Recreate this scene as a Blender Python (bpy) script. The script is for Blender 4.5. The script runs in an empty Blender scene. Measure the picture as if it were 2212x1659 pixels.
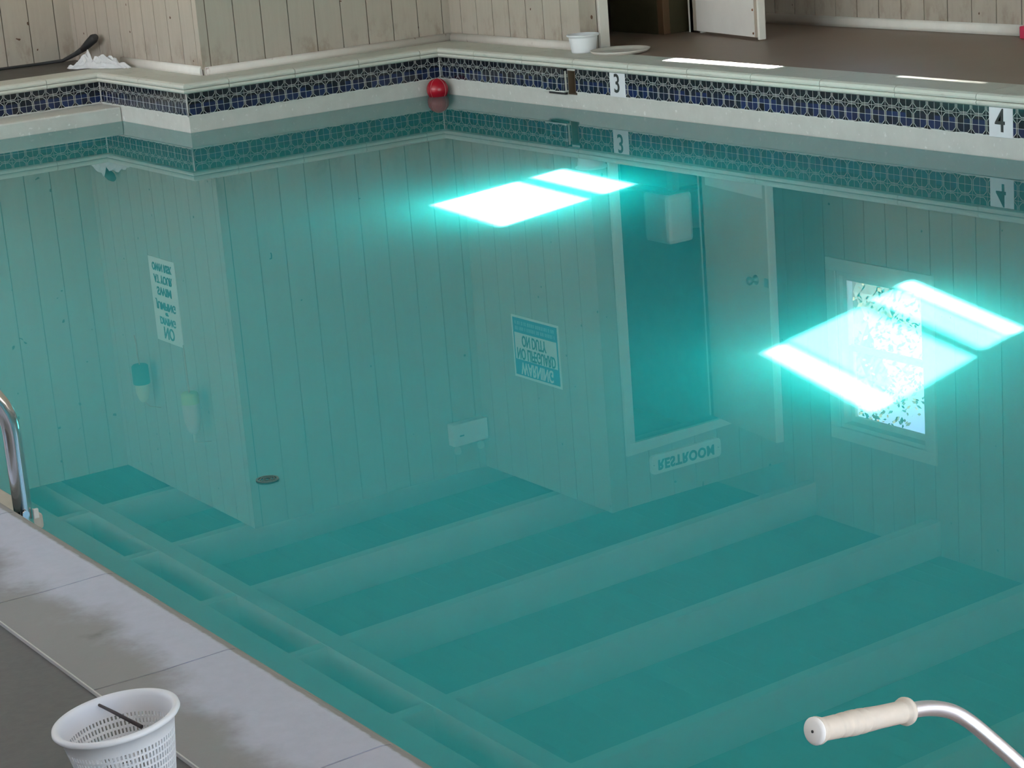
import bpy, bmesh, math, random
from mathutils import Vector, Matrix
from mathutils import noise as mn
random.seed(7)
S = bpy.context.scene
COL = S.collection
PI = math.pi

# ------------------------------------------------------------------ node helpers
class NT:
    def __init__(s, name):
        s.m = bpy.data.materials.new(name); s.m.use_nodes = True
        s.t = s.m.node_tree; s.t.nodes.clear()
        s.out = s.t.nodes.new('ShaderNodeOutputMaterial')
    def n(s, typ, **kw):
        nd = s.t.nodes.new(typ)
        for k, v in kw.items(): setattr(nd, k, v)
        return nd
    def set(s, sock, v):
        if hasattr(v, 'is_output') or isinstance(v, bpy.types.NodeSocket): s.t.links.new(v, sock)
        else:
            if hasattr(sock.default_value, '__len__') and isinstance(v, (tuple, list)) and len(v) == 3 and len(sock.default_value) == 4: v = (*v, 1)
            sock.default_value = v
    def math(s, op, a, b=0.0, c=0.0):
        nd = s.n('ShaderNodeMath', operation=op)
        s.set(nd.inputs[0], a); s.set(nd.inputs[1], b); s.set(nd.inputs[2], c)
        return nd.outputs[0]
    def pos(s):
        g = s.n('ShaderNodeNewGeometry'); x = s.n('ShaderNodeSeparateXYZ')
        s.t.links.new(g.outputs['Position'], x.inputs[0])
        return x.outputs[0], x.outputs[1], x.outputs[2], g.outputs['Position']
    def noise(s, vec, scale, detail=3, rough=.5, stretch=None):
        if stretch:
            mp = s.n('ShaderNodeMapping'); mp.inputs['Scale'].default_value = stretch
            s.t.links.new(vec, mp.inputs['Vector']); vec = mp.outputs[0]
        nd = s.n('ShaderNodeTexNoise'); nd.inputs['Scale'].default_value = scale
        nd.inputs['Detail'].default_value = detail; nd.inputs['Roughness'].default_value = rough
        s.t.links.new(vec, nd.inputs['Vector'])
        return nd.outputs[0]
    def ramp(s, f, lo, hi):
        nd = s.n('ShaderNodeMapRange'); nd.interpolation_type = 'SMOOTHSTEP'
        s.set(nd.inputs[0], f); nd.inputs[1].default_value = lo; nd.inputs[2].default_value = hi
        return nd.outputs[0]
    def mix(s, f, a, b):
        nd = s.n('ShaderNodeMix', data_type='RGBA')
        s.set(nd.inputs[0], f); s.set(nd.inputs[6], a); s.set(nd.inputs[7], b)
        return nd.outputs[2]
    def bsdf(s, color, rough=.6, metal=0.0, spec=.4, **kw):
        b = s.n('ShaderNodeBsdfPrincipled')
        s.set(b.inputs['Base Color'], color); s.set(b.inputs['Roughness'], rough)
        b.inputs['Metallic'].default_value = metal; b.inputs['Specular IOR Level'].default_value = spec
        for k, v in kw.items(): s.set(b.inputs[k.replace('_', ' ')], v)
        s.t.links.new(b.outputs[0], s.out.inputs[0]); s.b = b
        return b
    def bump(s, h, strength=.3, dist=.01):
        nd = s.n('ShaderNodeBump'); nd.inputs['Strength'].default_value = strength; nd.inputs['Distance'].default_value = dist
        s.set(nd.inputs['Height'], h); s.t.links.new(nd.outputs[0], s.b.inputs['Normal'])

def plain(name, color, rough=.6, metal=0.0, spec=.4, var=.06, scale=12):
    k = NT(name); x, y, z, p = k.pos()
    f = k.noise(p, scale)
    d = tuple(c * (1 - 3 * var) for c in color); l = tuple(min(1, c * (1 + 2 * var)) for c in color)
    k.bsdf(k.mix(f, d, l), rough, metal, spec)
    return k.m

def siding_mat():
    k = NT('painted_siding'); x, y, z, p = k.pos()
    grain = k.noise(p, 30, 4, .6, (1, 1, .06))
    c = k.mix(grain, (.375, .33, .285), (.45, .40, .35))
    blot = k.ramp(k.noise(p, 3.1, 5, .6), .5, .75)
    c = k.mix(k.math('MULTIPLY', blot, .35), c, (.37, .335, .31))
    low = k.ramp(z, .62, .34)
    st = k.math('MULTIPLY', k.math('MULTIPLY', k.ramp(k.noise(p, 9, 5, .65, (1, 1, .5)), .46, .68), low), .5)
    c = k.mix(st, c, (.17, .11, .065))
    dots = k.ramp(k.noise(p, 24, 0, .5), .855, .875)
    c = k.mix(dots, c, (.10, .05, .03))
    k.bsdf(c, .62, 0, .3); k.bump(grain, .15, .004)
    return k.m

def coping_mat(near):
    k = NT('cast_coping_near' if near else 'cast_coping'); x, y, z, p = k.pos()
    n1 = k.noise(p, 2.6, 6, .62); n2 = k.noise(p, 40, 4, .6)
    if near:
        d = k.math('SUBTRACT', -6.11, x)                      # distance from the pool edge
        worn = k.ramp(k.math('ADD', d, k.math('MULTIPLY', k.math('SUBTRACT', n1, .5), .42)), .10, .21)
        base = k.mix(n2, (.36, .37, .43), (.43, .44, .51))  # base darkened and blued to stand in for the cool daylight here
        c = k.mix(worn, base, (.215, .205, .205))
        dk = k.math('MULTIPLY', k.ramp(k.noise(p, 5, 5, .6), .55, .68), worn)
        c = k.mix(k.math('MULTIPLY', dk, .75), c, (.115, .108, .105))
        lip = k.ramp(k.math('ADD', d, k.math('MULTIPLY', n2, .012)), .017, .010)
        c = k.mix(lip, c, (.22, .205, .19))
    else:
        c = k.mix(n1, (.56, .56, .50), (.68, .68, .62))
        ln = k.ramp(k.noise(p, 14, 5, .6, (1, 1, 6)), .56, .72)
        c = k.mix(k.math('MULTIPLY', ln, .35), c, (.36, .36, .30))
        shade_line = k.ramp(k.math('ABSOLUTE', k.math('SUBTRACT', z, k.math('ADD', .2795, k.math('MULTIPLY', n2, .004)))), .004, .001)  # dark line along the groove, its shadow put into the colour
        c = k.mix(k.math('MULTIPLY', shade_line, .6), c, (.22, .21, .17))
    k.bsdf(c, .55, 0, .4); k.bump(n2, .25, .003)
    return k.m

def tile_mat(axis):
    k = NT('blue_waterline_tile_' + 'xy'[axis]); x, y, z, p = k.pos()
    P = .1016
    s = (x, y)[axis]
    def cell(v, off):
        q = k.math('DIVIDE', k.math('ADD', v, off), P)
        return k.math('MULTIPLY', k.math('ABSOLUTE', k.math('SUBTRACT', k.math('FRACT', k.math('ADD', q, 50.0)), .5)), P)
    a = cell(s, .03 if axis else .0)                          # distance from the octagon centre, along the wall
    b = cell(z, -.1032)                                       # and up it: octagon centre half a period above the band's foot
    def near(v, w): return k.math('LESS_THAN', k.math('ABSOLUTE', v), w)
    w = .0009
    g = near(a, w); g = k.math('MAXIMUM', g, near(b, w))
    g = k.math('MAXIMUM', g, near(k.math('SUBTRACT', a, P / 2), w))
    g = k.math('MAXIMUM', g, near(k.math('SUBTRACT', b, P / 2), w))
    o = k.math('MAXIMUM', k.math('MAXIMUM', a, b), k.math('MULTIPLY', k.math('ADD', a, b), .634))
    g = k.math('MAXIMUM', g, near(k.math('SUBTRACT', o, .0444), .0012))
    fo = k.n('ShaderNodeCombineXYZ')
    k.set(fo.inputs[0], k.math('FLOOR', k.math('DIVIDE', k.math('ADD', s, .03 if axis else 0), P / 2)))
    k.set(fo.inputs[1], k.math('FLOOR', k.math('DIVIDE', k.math('ADD', z, -.1032), P / 2)))
    wn = k.n('ShaderNodeTexWhiteNoise'); wn.noise_dimensions = '3D'; k.t.links.new(fo.outputs[0], wn.inputs['Vector'])
    row = k.ramp(z, .185, .175)
    glaze = k.mix(k.math('MULTIPLY', row, wn.outputs[0]), (.006, .008, .014), (.010, .022, .085))
    octs = k.math('GREATER_THAN', o, .0452)
    glaze = k.mix(octs, glaze, (.004, .006, .012))
    c = k.mix(g, glaze, (.56, .58, .54))
    edge = k.math('LESS_THAN', z, k.math('ADD', .102, k.math('MULTIPLY', k.noise(p, 22, 3), .012)))
    c = k.mix(edge, c, (.62, .62, .58))
    fin = k.math('MAXIMUM', g, edge)
    k.bsdf(c, k.math('ADD', .12, k.math('MULTIPLY', fin, .5)), 0, .5)
    return k.m

def deck_mat(near=False):
    k = NT('shaded_deck_paint' if near else 'brown_deck_paint'); x, y, z, p = k.pos()
    n = k.noise(p, 1.7, 5, .6); n2 = k.noise(p, 55, 3, .6)
    c = k.mix(n, (.042, .038, .037), (.060, .055, .054)) if near else k.mix(n, (.21, .142, .102), (.31, .228, .182))  # grey copy of the brown deck, dimmer cooler light put into its colour
    c = k.mix(k.math('MULTIPLY', n2, .25), c, (.20, .17, .15))
    k.bsdf(c, k.math('ADD', .34, k.math('MULTIPLY', n, .2)), 0, .4); k.bump(n2, .2, .002)
    return k.m

def plaster_mat():
    k = NT('pool_plaster'); x, y, z, p = k.pos()
    n = k.noise(p, 9, 6, .65); n2 = k.noise(p, 30, 4)
    c = k.mix(n, (.50, .49, .45), (.66, .65, .61))
    c = k.mix(k.ramp(n2, .62, .72), c, (.72, .71, .68))
    k.bsdf(c, .7, 0, .3)
    return k.m

def ceiling_mat():
    k = NT('dark_ceiling_plank'); x, y, z, p = k.pos()
    g = k.noise(p, 6, 5, .6, (6, .5, 1))
    c = k.mix(g, (.085, .072, .06), (.14, .12, .10))
    k.bsdf(c, .7, 0, .25)
    return k.m

def water_mat():
    k = NT('murky_pool_water')
    b = k.bsdf(WATER_COL, 1.0, 0, 0.0)
    b.inputs['Subsurface Weight'].default_value = WATER_SSS
    b.inputs['Subsurface Radius'].default_value = (.06, .9, 1.05)
    b.inputs['Subsurface Scale'].default_value = WATER_SCALE
    b.subsurface_method = 'BURLEY'
    return k.m

def surface_mat():
    k = NT('still_water_surface')
    t = k.n('ShaderNodeBsdfTransparent'); g = k.n('ShaderNodeBsdfGlossy'); g.inputs['Roughness'].default_value = 0.0
    lw = k.n('ShaderNodeLayerWeight'); lw.inputs[0].default_value = .5
    fr_ = k.math('ADD', .02, k.math('MULTIPLY', .94, k.math('POWER', lw.outputs['Facing'], 5.0)))   # reflectance of water
    m = k.n('ShaderNodeMixShader')
    k.t.links.new(fr_, m.inputs[0]); k.t.links.new(t.outputs[0], m.inputs[1]); k.t.links.new(g.outputs[0], m.inputs[2])
    k.t.links.new(m.outputs[0], k.out.inputs[0])
    return k.m

def glass_mat(name, tint=(1, 1, 1)):
    k = NT(name)
    t = k.n('ShaderNodeBsdfTransparent'); t.inputs[0].default_value = (*tint, 1)
    g = k.n('ShaderNodeBsdfGlossy'); g.inputs['Roughness'].default_value = 0.0
    lw = k.n('ShaderNodeLayerWeight'); lw.inputs[0].default_value = .5
    fr_ = k.math('ADD', .04, k.math('MULTIPLY', .96, k.math('POWER', lw.outputs['Facing'], 5.0)))
    m = k.n('ShaderNodeMixShader')
    k.t.links.new(fr_, m.inputs[0]); k.t.links.new(t.outputs[0], m.inputs[1]); k.t.links.new(g.outputs[0], m.inputs[2])
    k.t.links.new(m.outputs[0], k.out.inputs[0])
    return k.m

WATER_COL = (.036, .315, .325); WATER_SSS = .24; WATER_SCALE = 2.4
M = {}
M['siding'] = siding_mat()
M['groove'] = plain('groove_dirt', (.12, .09, .07), .9)
M['white'] = plain('white_trim_paint', (.74, .71, .67), .45, var=.04)
M['beam'] = plain('white_beam_paint', (.70, .68, .63), .6, var=.04, scale=4)
M['coping'] = coping_mat(False); M['coping_near'] = coping_mat(True)
M['mortar'] = plain('mortar', (.25, .24, .21), .9)
M['caulk'] = plain('pale_caulk', (.48, .46, .44), .6)
M['tilex'] = tile_mat(0); M['tiley'] = tile_mat(1)
M['deck'] = deck_mat(); M['deck_shaded'] = deck_mat(True); M['plaster'] = plaster_mat(); M['ceil'] = ceiling_mat()
M['water'] = water_mat(); M['surface'] = surface_mat()
M['glass'] = glass_mat('clear_glass'); M['dim_pane'] = glass_mat('dimmed_glass', (.55, .55, .55))  # the tinted glass is added to dim some sun patches
M['wplastic'] = plain('white_plastic', (.74, .75, .78), .4, var=.02)
M['oldplastic'] = plain('aged_white_plastic', (.62, .58, .53), .45, var=.05)
M['red'] = plain('red_float_plastic', (.40, .004, .018), .25, spec=.5, var=.03)
M['seam'] = plain('pale_seam', (.6, .2, .2), .5)
M['chrome'] = plain('polished_steel', (.62, .63, .64), .12, 1.0, var=.02)
M['alu'] = plain('brushed_aluminium', (.80, .80, .86), .42, 1.0, var=.03)
M['grip'] = plain('cream_rubber', (.60, .55, .48), .6, var=.05, scale=40)
M['gripend'] = plain('white_grip_end', (.88, .87, .86), .5, var=.02)
M['dark'] = plain('dark_rubber', (.03, .03, .032), .6)
M['wire'] = plain('dark_stick', (.045, .035, .04), .6)
M['rag'] = plain('white_cloth', (.66, .66, .68), .9, var=.06, scale=20)
M['rust'] = plain('rust_brown', (.16, .06, .025), .9)
M['signw'] = plain('white_sign_face', (.88, .89, .88), .4, var=.01)
M['signblue'] = plain('sign_blue', (.01, .16, .36), .4, var=.02)
M['ink'] = plain('dark_ink', (.03, .035, .035), .5, var=.01)
M['greenink'] = plain('green_ink', (.008, .05, .05), .5, var=.01)
M['leaf_door'] = plain('worn_door_paint', (.46, .385, .32), .5, var=.08, scale=3)
M['wood'] = plain('brown_wood', (.27, .17, .10), .6, var=.1, scale=6)
M['throat'] = plain('silty_brown', (.12, .085, .055), .9)
M['kick'] = plain('white_kick_plate', (.76, .72, .70), .35, var=.02)
M['metal'] = plain('dull_steel', (.30, .29, .27), .35, .9)
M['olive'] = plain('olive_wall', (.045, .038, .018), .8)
M['post'] = plain('dark_stained_post', (.10, .055, .028), .6, var=.1, scale=6)
M['porcelain'] = plain('white_porcelain', (.78, .78, .76), .12, spec=.5, var=.01)
M['buoygreen'] = plain('dark_green_buoy_paint', (.02, .11, .10), .6)
M['buoycream'] = plain('cream_buoy_paint', (.66, .60, .40), .6)
M['buoyyellow'] = plain('yellow_green_buoy_paint', (.50, .52, .16), .6)
M['buoypink'] = plain('faded_pink_buoy_paint', (.62, .46, .44), .6)
M['rope'] = plain('weathered_rope', (.55, .30, .22), .9)
M['bark'] = plain('bark', (.10, .07, .05), .9)
M['grass'] = plain('outside_paving', (.060, .062, .068), .9, scale=3)
M['pink'] = plain('pink_red_plastic', (.55, .03, .09), .4)
M['tan'] = plain('tan_step_plastic', (.42, .37, .31), .6)
M['outer'] = plain('inner_wall_paint', (.42, .38, .33), .7)
def leaf_mat():
    k = NT('backlit_leaves'); x, y, z, p = k.pos()
    g = k.n('ShaderNodeNewGeometry')
    r = g.outputs['Random Per Island']
    c = k.mix(r, (.006, .010, .006), (.042, .034, .017))
    k.bsdf(c, .65, 0, .08)
    t = k.n('ShaderNodeBsdfTranslucent'); k.set(t.inputs[0], c)
    m = k.n('ShaderNodeMixShader'); m.inputs[0].default_value = .35
    k.t.links.new(k.b.outputs[0], m.inputs[1]); k.t.links.new(t.outputs[0], m.inputs[2]); k.t.links.new(m.outputs[0], k.out.inputs[0])
    return k.m
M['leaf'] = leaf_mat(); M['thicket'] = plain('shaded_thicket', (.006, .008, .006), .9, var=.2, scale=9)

# ------------------------------------------------------------------ mesh helpers
class MB:
    def __init__(s): s.bm = bmesh.new(); s.mi = 0
    def face(s, vs, smooth=False):
        try: f = s.bm.faces.new(vs)
        except ValueError: return None
        f.material_index = s.mi; f.smooth = smooth; return f
    def box(s, x0, x1, y0, y1, z0, z1):
        v = [s.bm.verts.new(p) for p in ((x0,y0,z0),(x1,y0,z0),(x1,y1,z0),(x0,y1,z0),(x0,y0,z1),(x1,y0,z1),(x1,y1,z1),(x0,y1,z1))]
        for q in ((3,2,1,0),(4,5,6,7),(0,1,5,4),(1,2,6,5),(2,3,7,6),(3,0,4,7)): s.face([v[i] for i in q])
        return s
    def hull8(s, lo, hi):
        v = [s.bm.verts.new(p) for p in list(lo) + list(hi)]
        for q in ((3,2,1,0),(4,5,6,7),(0,1,5,4),(1,2,6,5),(2,3,7,6),(3,0,4,7)): s.face([v[i] for i in q])
        return s
    def tube(s, pts, r, n=16, caps=True):
        pts = [Vector(p) for p in pts]; rs = r if isinstance(r, (list, tuple)) else [r] * len(pts)
        rings = []; up = None
        for i, p in enumerate(pts):
            t = ((pts[min(i+1, len(pts)-1)] - p).normalized() + (p - pts[max(i-1, 0)]).normalized())
            t = t.normalized() if t.length > 1e-9 else Vector((0, 0, 1))
            if up is None:
                up = Vector((0, 0, 1)) if abs(t.z) < .9 else Vector((1, 0, 0))
            a = (up - t * up.dot(t)).normalized(); b = t.cross(a); up = a
            rings.append([s.bm.verts.new(p + (a * math.cos(2*PI*k/n) + b * math.sin(2*PI*k/n)) * rs[i]) for k in range(n)])
        for A, B in zip(rings, rings[1:]):
            for k in range(n): s.face([A[k], A[(k+1) % n], B[(k+1) % n], B[k]], True)
        if caps: s.face(rings[0][::-1]); s.face(rings[-1])
        return s
    def lathe(s, prof, c=(0, 0, 0), n=32, mat=None):
        rings = []
        for r, z in prof:
            if r < 1e-6: rings.append([s.bm.verts.new((0, 0, z))])
            else: rings.append([s.bm.verts.new((r*math.cos(2*PI*k/n), r*math.sin(2*PI*k/n), z)) for k in range(n)])
        vs = [v for R in rings for v in R]
        for A, B in zip(rings, rings[1:]):
            for k in range(n):
                a = A[k % len(A)], A[(k+1) % n % len(A)]; b = B[k % len(B)], B[(k+1) % n % len(B)]
                if len(A) == 1: s.face([a[0], b[1], b[0]][::-1], True)
                elif len(B) == 1: s.face([a[0], a[1], b[0]], True)
                else: s.face([a[0], a[1], b[1], b[0]], True)
        m4 = Matrix.Translation(c) @ (mat.to_4x4() if mat else Matrix.Identity(4))
        for v in vs: v.co = m4 @ v.co
        return s
    def prism(s, poly, z0, z1):
        a = [s.bm.verts.new((x, y, z0)) for x, y in poly]; b = [s.bm.verts.new((x, y, z1)) for x, y in poly]
        s.face(a[::-1]); s.face(b); n = len(poly)
        for i in range(n): s.face([a[i], a[(i+1) % n], b[(i+1) % n], b[i]])
        return s
    def build(s, name, mats, parent=None, bevel=0, **props):
        bmesh.ops.recalc_face_normals(s.bm, faces=s.bm.faces[:])
        me = bpy.data.meshes.new(name); s.bm.to_mesh(me); s.bm.free()
        for m in (mats if isinstance(mats, (list, tuple)) else [mats]): me.materials.append(m)
        o = bpy.data.objects.new(name, me); COL.objects.link(o)
        if parent: o.parent = parent
        if bevel:
            bv = o.modifiers.new('bevel', 'BEVEL'); bv.width = bevel; bv.segments = 2; bv.limit_method = 'ANGLE'
        for k_, v in props.items(): o[k_] = v
        return o

def tag(o, label, cat, group=None, kind=None):
    o['label'] = label; o['category'] = cat
    if group: o['group'] = group
    if kind: o['kind'] = kind
    return o
def thing(name, label, cat, loc=(0, 0, 0), group=None):
    o = bpy.data.objects.new(name, None); COL.objects.link(o); o.location = loc; o.empty_display_size = .05
    return tag(o, label, cat, group)
def struct(o, label=None, cat=None):
    o['kind'] = 'structure'
    if label: o['label'] = label
    if cat: o['category'] = cat
    return o
def text_mesh(name, body, size, parent, mat, origin, xdir, updir, sx=1.0, align='CENTER', bold=0.0, depth=.0015, width=None, spacing=1.0):
    cu = bpy.data.curves.new(name, 'FONT'); cu.body = body; cu.size = size; cu.align_x = align; cu.align_y = 'CENTER'
    cu.offset = bold; cu.extrude = depth; cu.space_character = spacing; cu.resolution_u = 4
    tmp = bpy.data.objects.new(name + '_tmp', cu); COL.objects.link(tmp)
    dg = bpy.context.evaluated_depsgraph_get(); dg.update()
    me = bpy.data.meshes.new_from_object(tmp.evaluated_get(dg)); COL.objects.unlink(tmp); bpy.data.objects.remove(tmp)
    xs = [v.co.x for v in me.vertices]; w = max(xs) - min(xs)
    if width: sx = width / w
    X = Vector(xdir); U = Vector(updir); Nn = X.cross(U)
    inv = parent.matrix_basis.inverted() if parent else Matrix.Identity(4)
    for v in me.vertices:
        v.co = inv @ (Vector(origin) + X * v.co.x * sx + U * v.co.y + Nn * v.co.z)
    me.materials.clear(); me.materials.append(mat)
    o = bpy.data.objects.new(name, me); COL.objects.link(o); o.parent = parent
    return o

# ------------------------------------------------------------------ dimensions (metres, water surface at z = 0)
ZD = .312; ZC = .317; ZT = .247; ZB = .102; ZW = 2.86
WB = -1.65; WC = .30; WD = .30; WE = -1.28; WF = 1.87; WA = 2.48
PL = -6.11; PE = -10.4; P1 = -1.93; P2 = 1.40
XL = -9.3; YN = -15.0; YB = 5.0

# ------------------------------------------------------------------ boarded walls
def boards(name, axis, plane, facing, a0, a1, z0, z1, phase, holes=(), mat=None, inset=0.0):
    """axis: 0 wall runs along x, 1 along y; facing: -1 looks towards the negative side"""
    mb = MB(); sp = .2032; gap = .0034
    def put(u0, u1, za, zb, d0, d1):
        if u1 - u0 < 1e-4 or zb - za < 1e-4: return
        p0, p1 = sorted((plane - facing * d0, plane - facing * d1))
        if axis == 0: mb.box(u0, u1, p0, p1, za, zb)
        else: mb.box(p0, p1, u0, u1, za, zb)
    def cut(u0, u1, d0, d1):
        br = sorted({u0, u1, *[h for H in holes for h in H[:2] if u0 < h < u1]})
        for a, b in zip(br, br[1:]):
            c = (a + b) / 2; zs = [(z0, z1)]
            for H in holes:
                if H[0] < c < H[1]:
                    nz = []
                    for za, zb in zs:
                        if H[2] > za: nz.append((za, min(zb, H[2])))
                        if H[3] < zb: nz.append((max(za, H[3]), zb))
                    zs = nz
            for za, zb in zs: put(a, b, za, zb, d0, d1)
    k = math.floor((a0 - phase) / sp)
    u = phase + k * sp
    while u < a1:
        cut(max(a0, u + gap), min(a1, u + sp - gap), 0, .014)
        u += sp
    mb.mi = 1; cut(a0 + inset, a1, .010, .10)
    return struct(mb.build(name, [mat or M['siding'], M['groove']]))

DOOR = (.52, 1.29, .25, 2.40); WIN = (-2.745, -1.90, 1.35, 2.47)
boards('wall_far_recess', 0, WA, -1, XL, WB + .1, ZD, ZW, -1.976)
boards('wall_left_return', 1, WB, -1, WC + .001, WA, ZD, ZW, .372)
boards('wall_far', 0, WC, -1, WB, WD + .1, ZD, ZW, -1.387, inset=.015)
boards('wall_return', 1, WD, -1, WE + .001, WC, ZD, ZW, -.054)
boards('wall_restroom', 0, WE, -1, WD, WF, ZD, ZW, .235, [DOOR], inset=.015)
boards('wall_right', 1, WF, -1, YN, WE + .0, ZD, 3.3, -1.99, [WIN])
# outside corner boards and thin corner trims
m = MB(); m.box(WB - .005, WB + .03, WC - .005, WC + .03, ZD + .045, ZW); struct(m.build('trim_1', M['siding']))
m = MB(); m.box(WD - .005, WD + .03, WE - .005, WE + .03, ZD + .045, ZW); struct(m.build('trim_2', M['siding']))
# lids added over the boxed-in rooms to keep light out, and the building's shell
m = MB(); m.box(WB + .1, WF, WC + .1, YB, ZW - .06, ZW); m.box(WD + .1, WF, WE + .1, WC + .1, ZW - .06, ZW); m.box(XL, WB + .1, WA + .1, YB, ZW - .06, ZW)
struct(m.build('ceiling_over_rooms', M['ceil']))
m = MB(); m.box(XL, WF + .1, YB, YB + .1, 0, 3.6); m.box(WF, WF + .1, WE, YB, 0, 3.6); struct(m.build('wall_back', M['outer']))
# unseen near and left outer walls, openings added and sized to let daylight in
def open_wall(name, axis, plane, a0, a1, z0, z1, holes):
    m = MB(); u = a0
    def put(u0, u1, za, zb):
        if u1 > u0 and zb > za:
            if axis: m.box(plane - .12, plane, u0, u1, za, zb)
            else: m.box(u0, u1, plane - .12, plane, za, zb)
    for h in holes:
        put(u, h[0], z0, z1); put(h[0], h[1], z0, h[2]); put(h[0], h[1], h[3], z1); u = h[1]
    put(u, a1, z0, z1)
    return struct(m.build(name, M['outer']))
LH = [(-7.2 + 3.1 * i, -7.2 + 3.1 * i + 2.2, 1.0, 2.5) for i in range(3)]
NH = [(-8.2 + 3.2 * i, -8.2 + 3.2 * i + 2.7, .35, 2.8) for i in range(3)]
open_wall('wall_left', 1, XL, YN, YB, 0, 3.6, LH)
open_wall('wall_near', 0, YN, XL, WF + .1, 0, 3.6, NH)

# ------------------------------------------------------------------ baseboards
def rail(name, pts, h=.055, d=.022, mat=None):
    m = MB()
    for (x0, y0), (x1, y1), (nx, ny) in pts:
        prof = [(0, 0), (d, 0), (d * 1.15, h * .35), (d, h * .75), (d * .5, h), (0, h)]
        A = [m.bm.verts.new((x0 + nx * a, y0 + ny * a, ZC + b - .002)) for a, b in prof]
        B = [m.bm.verts.new((x1 + nx * a, y1 + ny * a, ZC + b - .002)) for a, b in prof]
        for i in range(len(prof)): m.face([A[i], A[(i+1) % 6], B[(i+1) % 6], B[i]], True)
        m.face(A); m.face(B[::-1])
    return struct(m.build(name, mat or M['white']))
def base_mat():
    k = NT('white_base_stained'); x, y, z, p = k.pos()
    n = k.noise(p, 7, 5, .6)
    c = k.mix(n, (.56, .51, .47), (.68, .64, .60))
    st = k.math('MULTIPLY', k.ramp(k.noise(p, 13, 3, .6, (1, 1, .25)), .66, .72), .85)
    c = k.mix(st, c, (.16, .06, .03)); k.bsdf(c, .45)
    return k.m
M['base'] = base_mat()
rail('baseboard_left_return', [((WB, WC + .02), (WB, 1.62), (-1, 0))], .062, .016, M['white'])
rail('baseboard_far', [((WB + .01, WC), (WD - .022, WC), (0, -1))], .055, .022, M['base'])
rail('baseboard_return', [((WD, WC - .022), (WD, WE + .05), (-1, 0))], .055, .024, M['base'])
rail('baseboard_right', [((WF, WE - .02), (WF, -3.63), (-1, 0))], .066, .016, M['white'])
rail('baseboard_right_near', [((WF, -3.65), (WF, YN), (-1, 0))], .066, .016, M['white'])

# ------------------------------------------------------------------ pool shell, tile, coping, deck
SEG = [  # start, end, direction, outward normal, corner signs (start, end), joint positions along the run
    ('right', (0, 0), (0, PE), (0, -1), (1, 0), -1, 1, [.489 + .572 * i - .572 for i in range(1, 20)]),
    ('far', (P1, 0), (0, 0), (1, 0), (0, 1), 1, 1, [.297, .785, 1.273, 1.76]),
    ('left_return', (P1, P2), (P1, 0), (0, -1), (1, 0), -1, -1, [.72]),
    ('far_recess', (PL, P2), (P1, P2), (1, 0), (0, 1), -1, 1, [.3 + .58 * i for i in range(7)]),
    ('left', (PL, PE), (PL, P2), (0, 1), (-1, 0), -1, 1, [PE * -1 - 9.574 + .578 * i - .578 for i in range(1, 21)]),
    ('near', (PL, PE), (0, PE), (1, 0), (0, -1), -1, 1, [.58 * i for i in range(1, 11)]),
]
SEG[0] = ('right', (0, 0), (0, PE), (0, -1), (1, 0), -1, 1, [.489 + .572 * i for i in range(18)])
PROF = [(-.010, .250), (-.026, .258), (-.030, .268), (-.026, .278), (-.020, .2795), (-.027, .283), (-.031, .294), (-.026, .308), (-.012, .3155), (.004, .317), (.285, .317), (.285, .250)]
PROFN = [(-.010, .250), (-.024, .262), (-.026, .290), (-.018, .305), (-.004, .314), (.012, .317), (.05, .3165), (.15, .3145), (.285, .317), (.285, .250)]
for nm, a, b, d, n, m0, m1, joints in SEG:
    L = math.hypot(b[0]-a[0], b[1]-a[1]); prof = PROFN if nm in ('left', 'near') else PROF
    mb = MB(); js = [0] + [j for j in joints if .1 < j < L - .05] + [L]
    for i, (s0, s1) in enumerate(zip(js, js[1:])):
        e0 = m0 if i == 0 else 0; e1 = m1 if i == len(js) - 2 else 0
        g0 = .0 if i == 0 else .0022; g1 = .0 if i == len(js) - 2 else .0022
        A = []; B = []
        for dd, z in prof:
            u = s0 + g0 + e0 * dd if e0 else s0 + g0
            v = s1 - g1 + e1 * dd if e1 else s1 - g1
            A.append(mb.bm.verts.new((a[0]+d[0]*u+n[0]*dd, a[1]+d[1]*u+n[1]*dd, z)))
            B.append(mb.bm.verts.new((a[0]+d[0]*v+n[0]*dd, a[1]+d[1]*v+n[1]*dd, z)))
        k = len(prof)
        for q in range(k): mb.face([A[q], A[(q+1) % k], B[(q+1) % k], B[q]])
        mb.face(A); mb.face(B[::-1])
    mb.mi = 1                                                  # mortar core showing in the joints
    for dd0, dd1, zz in ((-.014, .28, .309),):
        u0, u1 = .02, L - .02
        c = [(a[0]+d[0]*u+n[0]*q, a[1]+d[1]*u+n[1]*q) for u, q in ((u0, dd0), (u1, dd0), (u1, dd1), (u0, dd1))]
        xs = [p[0] for p in c]; ys = [p[1] for p in c]
        mb.box(min(xs), max(xs), min(ys), max(ys), .256, zz)
    struct(mb.build('trim_coping_' + nm, [M['coping_near' if nm in ('left', 'near') else 'coping'], M['mortar']]))

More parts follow.
